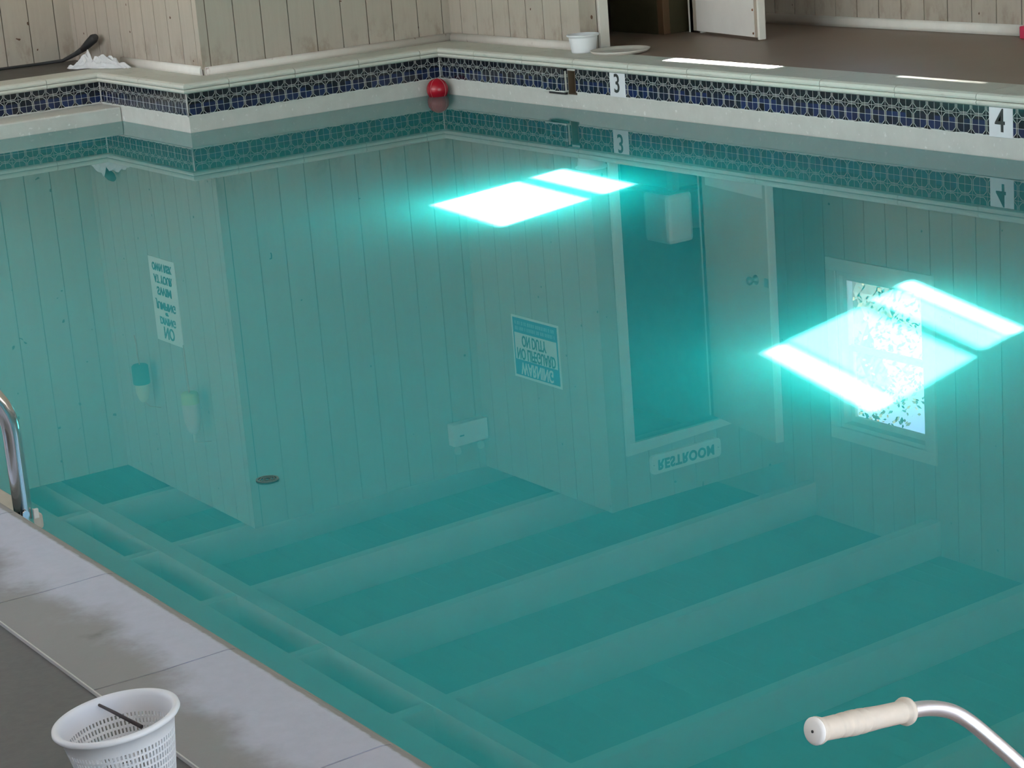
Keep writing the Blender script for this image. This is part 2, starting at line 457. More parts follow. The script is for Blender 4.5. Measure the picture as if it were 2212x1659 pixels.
SK = (-1.622, -1.527, .085, .238)                              # skimmer mouth in the right pool wall
mb = MB()
def wallbox(y0, y1, z0, z1): mb.box(0, .26, y0, y1, z0, z1)
wallbox(PE - .2, SK[0], -2.2, .25); wallbox(SK[1], .2, -2.2, .25); wallbox(SK[0], SK[1], -2.2, SK[2]); wallbox(SK[0], SK[1], SK[3], .25)
mb.box(P1, -.0001, 0, .26, -2.2, .25); mb.box(P1, P1 + .26, .2601, P2 + .26, -2.2, .25); mb.box(PL - .2, P1 - .0001, P2, P2 + .26, -2.2, .25)
mb.box(PL - .26, PL, PE - .2, P2 + .2, -2.2, .25); mb.box(PL - .2, .2, PE - .26, PE, -2.2, .25)
mb.box(PL - .2, .2, PE - .2, P2 + .2, -2.3, -2.0)
basin = struct(mb.build('pool_basin', M['plaster']))
mb = MB(); mb.box(PL, P1 - .001, 1.08, P2, -2.0, .098)
struct(mb.build('pool_ledge', M['plaster'], bevel=.012))
# waterline tile, one strip on each pool wall
def strip(nm, mat, x0, x1, y0, y1):
    q = MB(); q.box(x0, x1, y0, y1, ZB, .2505); return struct(q.build('trim_tile_' + nm, mat))
t = .007
DEPTH = [(-1.985, -2.143, '3'), (-5.129, -5.287, '4')]
mb = MB()
for y0, y1 in ((PE, DEPTH[1][1]), (DEPTH[1][0], DEPTH[0][1]), (DEPTH[0][0], SK[0]), (SK[1], 0)): mb.box(-t, 0, y0, y1, ZB, .2505)
struct(mb.build('trim_tile_right', M['tiley']))
strip('far', M['tilex'], P1, -t, -t, 0); strip('left_return', M['tiley'], P1 - t, P1, -t, P2 - t)
strip('far_recess', M['tilex'], PL + t, P1 - t, P2 - t, P2); strip('left', M['tiley'], PL, PL + t, PE, P2)
mb = MB()                                                      # pale grout beads in the pool corners
for cx, cy in ((-t, -t), (P1 - t, -t), (P1 - t, P2 - t)): mb.tube([(cx, cy, ZB), (cx, cy, .25)], .006, 8)
struct(mb.build('trim_grout', M['caulk']))
for (y0, y1, dig), lab in zip(DEPTH, ('white depth marker tile with a black 3 in the blue tile band', 'white depth marker tile with a black 4 in the blue tile band')):
    mk = thing('depth_marker_tile', lab, 'depth marker', (-t, (y0 + y1) / 2, ZB), 'depth marker tiles along the right pool wall')
    q = MB(); q.box(-.002, t, -.0785, .0785, 0, .1475); q.build('tile', M['wplastic'], mk, .002)
    text_mesh('number', dig, .165, mk, M['ink'], (-t - .003, (y0 + y1) / 2 + .004, ZB + .078), (0, -1, 0), (0, 0, 1), width=.052 if dig == '3' else .064, bold=.001)
# skimmer mouth lining and the tile faced block beside it
mb = MB()
mb.box(.050, .060, SK[0], SK[1], SK[2], SK[3]); mb.box(.002, .05, SK[0], SK[0] + .004, SK[2], SK[3]); mb.box(.002, .05, SK[1] - .004, SK[1], SK[2], SK[3]); mb.box(.002, .05, SK[0], SK[1], SK[3] - .004, SK[3]); mb.box(.002, .05, SK[0], SK[1], SK[2], SK[2] + .004)
struct(mb.build('trim_skimmer_throat', M['throat']))
sk = thing('skimmer_weir', 'blue tiled block standing proud of the pool wall beside the skimmer opening', 'skimmer', (0, -1.405, .085))
q = MB(); q.box(-.034, -.008, -.118, .118, .014, .163); q.build('tile_facing', M['tiley'], sk, .004)
q = MB(); q.box(-.022, -.008, -.1215, -.1185, .016, .150); q.build('side_strip', M['oldplastic'], sk)
q = MB(); q.box(-.024, -.008, -.122, .06, 0.0, .0135); q.build('gap_shade', M['dark'], sk)  # dark strip standing in for the shadowed gap under the block

# deck, with the pool cut out of it
mb = MB(); mb.box(XL, PL - .285, YN, YB, .0, ZD); mb.box(PL - .285, WB + .1, P2 + .285, YB, 0, ZD); struct(mb.build('floor_left', M['deck_shaded']))  # left side and recess take the deck colour darkened for shade
mb = MB(); mb.box(.285, WF, YN, WE + .1, 0, ZD); mb.box(.285, WF, WE + .1, YB, 0, ZD - .002)
mb.box(PL - .285, .285, YN, PE - .285, 0, ZD)
mb.box(WB, .285, .285, YB, 0, ZD - .002)
struct(mb.build('floor', M['deck']))
mb = MB(); mb.box(PL - .2885, PL - .2855, PE, P2, .3, .3195); struct(mb.build('trim_3', M['caulk']))

# water
mb = MB(); mb.prism([(0.001, 0.001), (0.001, PE), (PL, PE), (PL, P2 + .001), (P1 + .001, P2 + .001), (P1 + .001, .001)], -1.95, -.004)
wt_ = struct(mb.build('pool_water', M['water']))
mb = MB(); mb.face([mb.bm.verts.new((x, y, 0)) for x, y in reversed([(0.001, 0.001), (0.001, PE), (PL, PE), (PL, P2 + .001), (P1 + .001, P2 + .001), (P1 + .001, .001)])])
ws_ = mb.build('water_surface', M['surface'], wt_)
ws_.data.polygons[0].flip() if ws_.data.polygons[0].normal.z < 0 else None

# ------------------------------------------------------------------ ceiling and beams
def zb(x): return 2.945 + .022 * (WF - x)
XS = -2.02
mb = MB(); x = WF
while x > -2.6:
    x1 = x - .138
    h = .25
    mb.hull8([(x1, YN, zb(x1)+h), (x, YN, zb(x)+h), (x, YB, zb(x)+h), (x1, YB, zb(x1)+h)], [(x1, YN, zb(x1)+h+.03), (x, YN, zb(x)+h+.03), (x, YB, zb(x)+h+.03), (x1, YB, zb(x1)+h+.03)])
    x = x1 - .004
mb.hull8([(-2.7, YN, zb(-2.7)+.281), (WF+.1, YN, zb(WF)+.281), (WF+.1, YB, zb(WF)+.281), (-2.7, YB, zb(-2.7)+.281)], [(-2.7, YN, zb(-2.7)+.33), (WF+.1, YN, zb(WF)+.33), (WF+.1, YB, zb(WF)+.33), (-2.7, YB, zb(-2.7)+.33)])
mb.box(-2.5, -2.385, YN, YB, 3.043, 3.40)
struct(mb.build('ceiling', M['ceil']))
beam0 = None
for i in range(-1, 10):
    yb = .95 - 1.235 * i
    q = MB()
    x0, x1 = XS - .40, WF
    lo = [(x0, yb - .09, zb(x0)), (x1, yb - .09, zb(x1)), (x1, yb, zb(x1)), (x0, yb, zb(x0))]
    hi = [(p[0], p[1], p[2] + .245) for p in lo]
    q.hull8(lo, hi); struct(q.build('ceiling_beam', M['beam'], bevel=.004))
q = MB(); q.hull8([(-2.16, YN, zb(-2.1)-.005), (-2.02, YN, zb(-2.1)-.005), (-2.02, YB, zb(-2.1)-.005), (-2.16, YB, zb(-2.1)-.005)], [(-2.16, YN, zb(-2.1)+.24), (-2.02, YN, zb(-2.1)+.24), (-2.02, YB, zb(-2.1)+.24), (-2.16, YB, zb(-2.1)+.24)])
struct(q.build('ceiling_girder', M['beam']))

# left ceiling slab; unseen openings added, shaped to cast the sun patches
ZR = 3.045; EL = math.radians(40); AZ = (.962, .272)
SUNH = 1 / math.tan(EL)
def up(poly, z=0.0):
    k = (ZR - z) * SUNH
    return [(x - AZ[0] * k, y - AZ[1] * k) for x, y in poly]
PATCH = [  # outline on the water (or coping) of each pane's sunlight, pane material
    ([(-2.397, -3.704), (-1.772, -3.528), (-1.862, -4.271), (-2.507, -4.488)], 0, 'glass'),
    ([(-1.654, -3.495), (-1.413, -3.423), (-1.483, -4.143), (-1.733, -4.229)], 0, 'glass'),
    ([(-3.232, -7.166), (-3.096, -7.117), (-3.353, -7.906), (-3.483, -7.955)], 0, 'glass'),
    ([(-3.078, -7.108), (-2.593, -6.946), (-2.839, -7.739), (-3.331, -7.916)], 0, 'dim_pane'),
    ([(-2.464, -6.89), (-2.295, -6.841), (-2.574, -7.636), (-2.747, -7.693)], 0, 'dim_pane'),
    ([(-2.271, -6.811), (-2.172, -6.776), (-2.461, -7.605), (-2.552, -7.632)], 0, 'glass'),
    ([(.175, -2.31), (.275, -2.30), (.275, -3.27), (.195, -3.27)], ZC, 'glass'),
    ([(.243, -4.24), (.256, -4.24), (.256, -4.86), (.247, -4.86)], ZC, 'dim_pane'),
]
cu = bpy.data.curves.new('roof', 'CURVE'); cu.dimensions = '2D'; cu.fill_mode = 'BOTH'; cu.extrude = .003
def spl(pts):
    sp = cu.splines.new('POLY'); sp.points.add(len(pts) - 1); sp.use_cyclic_u = True
    for p, q in zip(sp.points, pts): p.co = (q[0], q[1], 0, 1)
spl([(XL - .12, YN - .12), (-2.38, YN - .12), (-2.38, YB + .1), (XL - .12, YB + .1)])
for poly, z, mt in PATCH: spl(up(poly, z))
tmp = bpy.data.objects.new('roof_tmp', cu); COL.objects.link(tmp)
dg = bpy.context.evaluated_depsgraph_get(); dg.update()
me = bpy.data.meshes.new_from_object(tmp.evaluated_get(dg)); COL.objects.unlink(tmp); bpy.data.objects.remove(tmp)
me.materials.clear(); me.materials.append(M['beam'])
ro = bpy.data.objects.new('ceiling_left', me); COL.objects.link(ro); ro.location = (0, 0, ZR); struct(ro)
for k, idx in enumerate(((0, 1), (2, 3), (4, 5), (6,), (7,))):
    for i in idx:
        poly, z, mt = PATCH[i]
        c = up(poly, z); q = MB(); gx = sum(p[0] for p in c) / 4; gy = sum(p[1] for p in c) / 4
        c = [(p[0] + math.copysign(.03, p[0] - gx), p[1] + math.copysign(.03, p[1] - gy)) for p in c]
        q.prism(c, ZR + .0035, ZR + .0075)
        struct(q.build('window_%d' % (i + 2), M[mt]))  # added pane out of view, outline taken from its sun patch

# ------------------------------------------------------------------ right wall window
win = struct(bpy.data.objects.new('window_1', None)); COL.objects.link(win); win.location = (WF, -2.32, 1.35)
def wl(f):                                                    # helper: boxes in world space, parented to the window
    q = MB(); f(q)
    for v in q.bm.verts: v.co -= Vector((WF, -2.32, 1.35))
    return q
y0, y1, z0, z1 = WIN
def casing(q):
    w = .088
    q.box(WF - .02, WF, y0 - w, y1 + w, z1, z1 + w); q.box(WF - .02, WF, y0 - w, y1 + w, z0 - w, z0)
    q.box(WF - .02, WF, y0 - w, y0, z0, z1); q.box(WF - .02, WF, y1, y1 + w, z0, z1)
wl(casing).build('casing', M['white'], win, .004)
def frame(q):
    w = .03
    q.box(WF, WF + .12, y0, y0 + w, z0, z1); q.box(WF, WF + .12, y1 - w, y1, z0, z1); q.box(WF, WF + .12, y0 + w, y1 - w, z0, z0 + w); q.box(WF, WF + .12, y0 + w, y1 - w, z1 - w, z1)
wl(frame).build('frame', M['white'], win, .003)
def sash(za, zb_, dx):
    def f(q):
        w = .038; a, b = y0 + .03, y1 - .03
        q.box(WF + dx, WF + dx + .03, a, a + w, za, zb_); q.box(WF + dx, WF + dx + .03, b - w, b, za, zb_)
        q.box(WF + dx, WF + dx + .03, a + w, b - w, za, za + w); q.box(WF + dx, WF + dx + .03, a + w, b - w, zb_ - w, zb_)
    s = wl(f).build('sash', M['white'], win, .003)
    wl(lambda q: q.box(WF + dx + .012, WF + dx + .016, y0 + .068, y1 - .068, za + .038, zb_ - .038)).build('pane', M['glass'], s)
sash(z0 + .03, 1.915, .03); sash(1.885, z1 - .03, .068)

# ------------------------------------------------------------------ restroom door, its frame and what stands inside
fr = struct(bpy.data.objects.new('trim_4', None)); COL.objects.link(fr)
q = MB(); q.box(.445, .52, WE - .018, WE + .12, ZD, 2.40); q.build('jamb', M['white'], fr, .003)
q = MB(); q.box(1.29, 1.335, WE - .012, WE + .12, ZD, 2.40); q.build('jamb', M['white'], fr, .003)
q = MB()
v = [(.445, 2.40), (1.335, 2.40), (1.40, 2.435), (1.40, 2.455), (.445, 2.485)]
A = [q.bm.verts.new((x, WE - .022, z)) for x, z in v]; B = [q.bm.verts.new((x, WE + .1, z)) for x, z in v]
q.face(A); q.face(B[::-1])
for i in range(5): q.face([A[i], A[(i+1) % 5], B[(i+1) % 5], B[i]])
q.build('head_casing', M['white'], fr)
dr = struct(bpy.data.objects.new('door_1', None)); COL.objects.link(dr)
HX, HY = 1.300, WE + .03
dr.location = (HX, HY, 0); dr.rotation_euler = (0, 0, math.atan2(.10, .80))   # leaf runs towards -y, swung a little past square
dr.rotation_euler = (0, 0, -math.atan2(.13, .79))
q = MB(); q.box(-.038, 0, -.84, 0, ZD + .018, 2.385); q.build('door_leaf', M['leaf_door'], dr, .002)
q = MB(); q.box(-.0405, -.0385, -.80, -.05, ZD + .02, .72); q.build('kick_plate', M['kick'], dr, label='white kick plate')
q = MB(); q.box(-.046, .008, -.862, -.8405, ZD + .005, 2.38); q.build('edge_strip', M['white'], dr, .006)
for zz in (.355, .505):
    q = MB(); q.lathe([(0, .004), (.007, .003), (.008, 0)], (-.0405, -.785, zz), 10, Matrix.Rotation(-PI/2, 3, 'Y')); q.build('screw', M['rust'], dr)
q = MB(); q.lathe([(.034, 0), (.034, .006), (.016, .010), (.013, .03), (.028, .042), (.030, .056), (.022, .066), (0, .068)], (-.038, -.67, 1.285), 20, Matrix.Rotation(-PI/2, 3, 'Y')); q.build('knob', M['metal'], dr)
q = MB(); q.box(-.045, .0, -.83, -.78, 1.255, 1.315); q.build('latch_plate', M['metal'], dr, .003)
# dark inside of the restroom
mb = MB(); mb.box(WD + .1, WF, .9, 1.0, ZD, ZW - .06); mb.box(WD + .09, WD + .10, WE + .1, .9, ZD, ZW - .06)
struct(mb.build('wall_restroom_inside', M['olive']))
vc = thing('vanity_cabinet', 'dark wooden cabinet just inside the restroom doorway', 'cabinet', (1.13, -1.09, ZD - .002))
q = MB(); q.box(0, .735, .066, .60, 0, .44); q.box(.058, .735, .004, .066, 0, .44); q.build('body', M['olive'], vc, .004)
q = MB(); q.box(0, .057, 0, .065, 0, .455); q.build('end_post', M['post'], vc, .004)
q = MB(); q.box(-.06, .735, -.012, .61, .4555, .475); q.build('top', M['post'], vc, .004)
wb = MB(); wb.box(1.075, 1.30, -1.09, -.80, ZD + .474, ZD + .83)
tag(wb.build('white_box', M['porcelain'], bevel=.03), 'white round-edged box standing on the restroom cabinet', 'box')
ba_ = thing('wash_basin', 'white round basin on a short stem beside the box on the restroom cabinet', 'basin', (1.655, -.66, ZD + .4735))
q = MB(); q.lathe([(0, 0), (.07, 0), (.05, .05), (.045, .20), (.06, .24)], (0, 0, 0), 24); q.build('stem', M['porcelain'], ba_)
q = MB(); q.lathe([(0, .235), (.08, .24), (.13, .27), (.145, .33), (.15, .345), (.14, .35), (.12, .29), (0, .265)], (0, 0, 0), 32); q.build('bowl', M['porcelain'], ba_)

# ------------------------------------------------------------------ signs and fittings on the boards
def sign_panel(name, mat, x0, x1, y0, y1, z0, z1, parent):
    q = MB(); q.box(x0, x1, y0, y1, z0, z1)
    inv = parent.matrix_basis.inverted()
    for v in q.bm.verts: v.co = inv @ v.co
    return q.build(name, mat, parent)
nd = thing('no_diving_sign', 'white upright sign reading NO DIVING or JUMPING on the left boards', 'sign', (WB, 1.36, 1.06))
sign_panel('panel', M['signw'], WB - .006, WB - .001, 1.14, 1.58, 1.06, 1.69, nd)
for body, zz, wd, sz in (('NO', 1.615, .17, .125), ('DIVING', 1.528, .26, .075), ('or', 1.477, .05, .045), ('JUMPING', 1.415, .33, .08), ('SWIM', 1.305, .24, .085), ('AT YOUR', 1.215, .31, .085), ('OWN RISK', 1.125, .33, .08)):
    text_mesh('lettering', body, sz, nd, M['greenink'], (WB - .0075, 1.36, zz), (0, -1, 0), (0, 0, 1), width=wd, bold=.002)
wa = thing('warning_sign', 'blue and white WARNING NO LIFEGUARD ON DUTY sign on the boards', 'sign', (WD, -.49, 1.61))
sign_panel('panel', M['signw'], WD - .006, WD - .001, -.785, -.20, 1.61, 2.068, wa)
sign_panel('blue_field', M['signblue'], WD - .0072, WD - .0062, -.767, -.218, 1.626, 2.050, wa)
sign_panel('white_field', M['signw'], WD - .0084, WD - .0074, -.752, -.233, 1.735, 1.932, wa)
text_mesh('lettering', 'WARNING', .125, wa, M['signw'], (WD - .0086, -.4925, 1.990), (0, -1, 0), (0, 0, 1), width=.40, bold=.002)
text_mesh('lettering', 'NO LIFEGUARD', .115, wa, M['ink'], (WD - .0098, -.4925, 1.882), (0, -1, 0), (0, 0, 1), width=.475, bold=.002)
text_mesh('lettering', 'ON DUTY', .115, wa, M['ink'], (WD - .0098, -.4725, 1.785), (0, -1, 0), (0, 0, 1), width=.30, bold=.002)
q = MB()                                                       # two lines of small print, too fine to read
for zz in (1.702, 1.661):
    yy = -.245
    while yy > -.735:
        w = random.choice((.010, .014, .018)); q.box(WD - .0082, WD - .0073, yy - w, yy, zz - .013, zz + .013); yy -= w + random.choice((.006, .007, .016))
for v in q.bm.verts: v.co -= Vector((WD, -.49, 1.61))
q.build('small_print', plain('pale_blue_print', (.25, .45, .60), .5), wa)
rs = thing('restroom_sign', 'white round-cornered RESTROOM sign above the doorway', 'sign', (.95, WE, 2.53))
q = MB(); w, h, r = .31, .068, .03; pts = []
for cx, cz, a0 in ((w-r, h-r, 0), (-w+r, h-r, 90), (-w+r, -h+r, 180), (w-r, -h+r, 270)):
    for k in range(6): a = math.radians(a0 + 18 * k); pts.append((cx + r*math.cos(a), cz + r*math.sin(a)))
A = [q.bm.verts.new((x, -.028, z + .068)) for x, z in pts]; B = [q.bm.verts.new((x, -.001, z + .068)) for x, z in pts]
q.face(A); q.face(B[::-1])
for i in range(len(pts)): q.face([A[i], A[(i+1) % len(pts)], B[(i+1) % len(pts)], B[i]])
q.build('panel', M['signw'], rs)
text_mesh('lettering', 'RESTROOM', .098, rs, M['greenink'], (.945, WE - .030, 2.600), (1, 0, 0), (0, 0, 1), width=.50, bold=.004, spacing=1.12)
for xx in (.66, 1.235):
    q = MB(); q.lathe([(0, .003), (.004, .002), (.004, 0)], (xx - .95, -.028, .068), 8, Matrix.Rotation(PI/2, 3, 'X')); q.build('screw', M['metal'], rs)
em = thing('emergency_light', 'pale emergency light box with two lamp heads high in the wall corner', 'emergency light', (.135, WC, 2.46))
q = MB(); q.box(-.152, .152, -.085, -.001, 0, .168); q.build('housing', M['signw'], em, .008)
q = MB(); q.box(-.10, -.062, -.0865, -.0855, .086, .098); q.build('slot', M['dark'], em)
for xx in (-.105, .10):
    q = MB(); q.lathe([(.012, .169), (.012, .185), (.024, .195), (.026, .225), (.018, .236), (0, .238)], (xx, -.045, 0), 14); q.build('lamp_head', M['oldplastic'], em)
hk = MB(); hk.tube([(-1.312, WC - .001, .985), (-1.312, WC - .022, .98), (-1.312, WC - .03, .955), (-1.312, WC - .022, .94)], .0045, 8)
tag(hk.build('wall_hook', M['dark']), 'small dark hook screwed into the plain far boards', 'hook')
# fishing floats hung by the no-diving sign
bu = thing('fishing_float', 'dark green and cream fishing float hanging nearer the recess on the left boards', 'float', (WB - .13, 1.69, 1.88), 'fishing floats hung on the left boards')
q = MB(); q.lathe([(0, 0), (.05, 0), (.062, .01), (.064, .14), (.058, .148)], (0, 0, 0), 24); q.build('dark_body', M['buoygreen'], bu)
q = MB(); q.lathe([(.050, .149), (.052, .155), (.050, .21), (.036, .262), (.02, .285), (0, .287)], (0, 0, 0), 24); q.build('cream_top', M['buoycream'], bu)
q = MB(); q.tube([(0, 0, .285), (.04, 0, .33), (.128, 0, .36)], .0025, 8); q.build('cord', M['rope'], bu)
q = MB(); q.tube([(0, 0, 0), (-.006, .004, -.07), (.004, .02, -.15), (.0, .035, -.22)], .005, 8); q.build('cord', M['rope'], bu)
bu = thing('fishing_float', 'faded pink and yellow-green fishing float hanging below the sign edge', 'float', (WB - .13, .855, 1.96), 'fishing floats hung on the left boards')
q = MB(); q.lathe([(0, -.02), (.052, -.02), (.062, -.01), (.064, .06)], (0, 0, 0), 24); q.build('yellow_collar', M['buoyyellow'], bu)
q = MB(); q.lathe([(.0635, .061), (.064, .11), (.058, .19), (.04, .26), (.02, .285), (0, .287)], (0, 0, 0), 24); q.build('pink_body', M['buoypink'], bu)
q = MB(); q.tube([(0, 0, .285), (0, -.004, .35)], .011, 10); q.build('stick', M['white'], bu)
q = MB(); q.tube([(0, 0, .345), (.04, 0, .36), (.128, 0, .37)], .0025, 8); q.build('cord', M['rope'], bu)
q = MB(); q.tube([(0, 0, -.02), (-.004, 0, -.12), (.002, .012, -.25), (.01, .03, -.36)], [.008, .008, .006, .005], 8); q.build('cord', M['rope'], bu)

# ------------------------------------------------------------------ things along the far edge
ba = thing('float_ball', 'red float ball with pale seams in the far pool corner', 'ball', (-.096, -.098, .043))
q = MB(); R = .076; q.lathe([(R * math.cos(a), R * math.sin(a)) for a in [math.radians(-90 + 10 * i) for i in range(19)]], (0, 0, 0), 32); q.build('shell', M['red'], ba)
for az in (-75, -160):
    q = MB(); a = math.radians(az)
    q.tube([((R + .0005) * math.cos(e) * math.cos(a), (R + .0005) * math.cos(e) * math.sin(a), (R + .0005) * math.sin(e)) for e in [math.radians(-60 + 10 * i) for i in range(16)]], .0014, 6); q.build('seam', M['seam'], ba)

di = thing('skimmer_dish', 'round off-white dished lid lying on the coping beside the white tub', 'lid', (.325, -1.665, ZC))
q = MB(); q.lathe([(0, .004), (.15, .004), (.163, .008), (.182, .022), (.192, .022), (.189, .014), (.172, .0), (0, .0)], (0, 0, 0), 44); q.build('dish', M['oldplastic'], di)
di.rotation_euler = (0, 0, 0)
bk = thing('skimmer_basket', 'small white plastic tub with ribbed sides beside the doorway jamb', 'basket', (.235, -1.395, ZC))
q = MB()
prof = [(0, 0), (.074, 0), (.077, .003)]
for i in range(9): z = .008 + i * .010; prof += [(.078 + .016 * z / .11 + .0015, z), (.078 + .016 * z / .11, z + .004)]
prof += [(.096, .104), (.105, .106), (.107, .112), (.104, .117), (.096, .117), (.092, .10), (.075, .006), (0, .006)]
q.lathe(prof, (0, 0, 0), 40); q.build('tub', M['wplastic'], bk)

# rag at the corner of the left boards
q = MB(); nx, ny = 30, 20; grid = []
rnd = random.Random(3)
for i in range(nx + 1):
    row = []
    for j in range(ny + 1):
        u, v = i / nx, j / ny
        x = -1.97 + .22 * u + .04 * v; y = 1.80 - .40 * u - .12 * (v - .5)
        e = min(u, 1 - u, v, 1 - v) * 4; e = min(1, e)
        hgt = .012 + .10 * e * (0.30 + abs(mn.noise(Vector((u * 5.2, v * 4.4, 3.1)))) * 1.5) + .02 * e * abs(mn.noise(Vector((u * 9, v * 9, 1))))
        row.append(q.bm.verts.new((x + .03 * mn.noise(Vector((u * 4, v * 4, 9))), y + .03 * mn.noise(Vector((u * 4, v * 4, 5))), ZC + hgt - .008)))
    grid.append(row)
for i in range(nx):
    for j in range(ny): q.face([grid[i][j], grid[i+1][j], grid[i+1][j+1], grid[i][j+1]], False)
rg = q.build('rag', M['rag'])
so = rg.modifiers.new('thick', 'SOLIDIFY'); so.thickness = .006; so.offset = 1
tag(rg, 'crumpled white rag lying on the coping at the recess corner', 'rag')
ho = thing('hose', 'dark hose along the foot of the recess boards with its thick end raised', 'hose', (-1.75, 2.3, ZD))
q = MB(); q.tube([(-.95, .145, .012), (-.5, .15, .012), (-.2, .14, .012), (-.05, .06, .02), (.0, -.08, .07), (.012, -.2, .11)], [.009, .009, .01, .013, .017, .022], 12); q.build('hose_line', M['dark'], ho)
q = MB(); q.tube([(.012, -.2, .11), (.02, -.29, .15), (.028, -.38, .19), (.03, -.42, .205)], [.023, .030, .034, .022], 14); q.build('foam_end', M['dark'], ho)
q = MB(); q.box(WF - .10, WF - .022, -3.80, -3.685, ZD, ZD + .075)
tag(q.build('foam_block', M['pink'], bevel=.008), 'pinkish red plastic block against the baseboard at the right edge', 'block')

# ------------------------------------------------------------------ floor return ring showing in the water
q = MB(); c = (-5.112, -7.155)
for r0, r1 in ((.027, .0335), (.019, .0225), (.010, .0135)):
    n = 36
    ri = [[q.bm.verts.new((c[0] + r * math.cos(2*PI*k/n), c[1] + r * math.sin(2*PI*k/n), z)) for k in range(n)] for r, z in ((r0, .0005), (r1, .0005), (r1, .004), (r0, .004))]
    for a, b in ((0, 1), (1, 2), (2, 3), (3, 0)):
        for k in range(n): q.face([ri[a][k], ri[a][(k+1) % n], ri[b][(k+1) % n], ri[b][k]])
for a in range(4):
    an = a * PI / 2 + .3; dx, dy = math.cos(an), math.sin(an)
    q.tube([(c[0] + dx * .006, c[1] + dy * .006, .002), (c[0] + dx * .03, c[1] + dy * .03, .002)], .0018, 6)
tag(q.build('drain_grate', plain('grey_green_plastic', (.05, .13, .115), .6)), 'small dark round grate showing in the murky water', 'grate')

# ------------------------------------------------------------------ ladder at the near edge
la = thing('pool_ladder', 'polished steel ladder rail rising beside the near coping', 'ladder', (-6.03, -7.69, 0))
pth = [(0, 0, -1.0), (0, 0, .10), (0, 0, .30), (0, 0, .42)] + [(-.17 + .17 * math.cos(a), 0, .46 + .17 * math.sin(a)) for a in [math.radians(9 * i) for i in range(11)]] + [(-.40, 0, .63)] + [(-.40 - .14 * math.sin(a), 0, .49 + .14 * math.cos(a)) for a in [math.radians(15 * i) for i in range(1, 7)]] + [(-.54, 0, ZD)]
q = MB(); q.tube(pth, .0225, 24); q.build('rail', M['chrome'], la)
q = MB(); q.tube([(p[0], p[1] + .50, p[2]) for p in pth], .0225, 24); q.build('rail', M['chrome'], la)
q = MB(); q.box(-.02, .06, .03, .47, .195, .235); q.build('tread', M['tan'], la, .008)
q = MB(); q.box(.016, .030, -.026, -.018, .243, .268); q.build('bracket', M['oldplastic'], la, .002)
q = MB(); q.tube([(-.005, -.026, .262), (-.005, -.034, .262)], .009, 12); q.build('bolt', M['chrome'], la)

# ------------------------------------------------------------------ strainer basket near the camera
rim = Vector((-6.517, -9.452, .45))
bs = thing('strainer_basket', 'white slotted strainer basket with a dark stick across it on the near coping', 'basket', (rim.x, rim.y, .3205))
HB = .13; RT, RBm = .094, .070
bs.rotation_euler = Matrix.Rotation(math.radians(-6), 3, Vector((.54, .84, 0))).to_euler()
q = MB(); ncol, nrow = 84, 8
def rad(z): return RBm + (RT - RBm) * z / HB
def quad(a0, a1, za, zb_, th=.0025):
    vs = []
    for rr in (0, -th):
        for (a, z) in ((a0, za), (a1, za), (a1, zb_), (a0, zb_)):
            r = rad(z) + rr; vs.append(q.bm.verts.new((r * math.cos(a), r * math.sin(a), z)))
    for f in ((0,1,2,3),(7,6,5,4),(0,4,5,1),(1,5,6,2),(2,6,7,3),(3,7,4,0)): q.face([vs[i] for i in f])
zt0 = .104; rows = [.006 + (zt0 - .006) * i / nrow for i in range(nrow + 1)]
for k in range(ncol):
    a = 2 * PI * k / ncol; w = 2 * PI / ncol
    quad(a, a + w * .5, .006, zt0)
    solid = (k % 42) == 0
    for i in range(nrow):
        if solid: quad(a + w * .5, a + w, rows[i], rows[i+1])
        else: quad(a + w * .5, a + w, rows[i], rows[i] + .0036)
q.build('slotted_wall', M['wplastic'], bs)
q = MB(); q.lathe([(0, 0), (RBm, 0), (rad(.007), .007), (RBm - .003, .007), (0, .003)], (0, 0, 0), 64); q.build('bottom', M['wplastic'], bs)
q = MB(); q.lathe([(rad(.103), .103), (rad(.128), .126), (.101, .127), (.104, .131), (.103, .136), (.098, .138), (.093, .135), (.0905, .128), (rad(.103) - .003, .103)], (0, 0, 0), 84); q.build('rim', M['wplastic'], bs)
q = MB(); q.tube([(.004, .112, .130), (.016, .05, .122), (.034, -.012, .106)], [.0022, .003, .0035], 10); q.build('stick', M['wire'], bs, label='dark stick laid across the basket')

# ------------------------------------------------------------------ handlebar with a cream grip
hb = thing('handlebar', 'bent aluminium handlebar with a cream ribbed rubber grip over the pool', 'handlebar', (-5.80, -10.98, ZD))
g0 = Vector((-6.161, -10.711, .738)); g1 = Vector((-6.003, -10.695, .708))
O = Vector((-5.80, -10.98, ZD))
tp = [g0 + (g1 - g0) * .05, g0 + (g1 - g0) * .5, g1, Vector((-5.965, -10.692, .700)), Vector((-5.938, -10.691, .690)), Vector((-5.918, -10.694, .680)), Vector((-5.902, -10.703, .666)), Vector((-5.888, -10.717, .648)), Vector((-5.862, -10.748, .610)), Vector((-5.83, -10.79, .556)), Vector((-5.81, -10.85, .47)), Vector((-5.80, -10.94, .36)), Vector((-5.80, -10.98, ZD + .012))]
def smooth(ps, it=2):
    for _ in range(it):
        o = [ps[0]]
        for a, b in zip(ps, ps[1:]): o += [a * .75 + b * .25, a * .25 + b * .75]
        ps = o + [ps[-1]]
    return ps
q = MB(); q.tube([p - O for p in smooth(tp)], .0098, 20); q.build('tube', M['alu'], hb)
ax = (g1 - g0).normalized(); rot = ax.to_track_quat('Z', 'Y').to_matrix(); Lg = (g1 - g0).length
pr = [(0, -.004), (.012, -.0035), (.0165, -.001), (.0170, .003), (.0155, .008)]
ribs = [.040, .056, .072, .088]
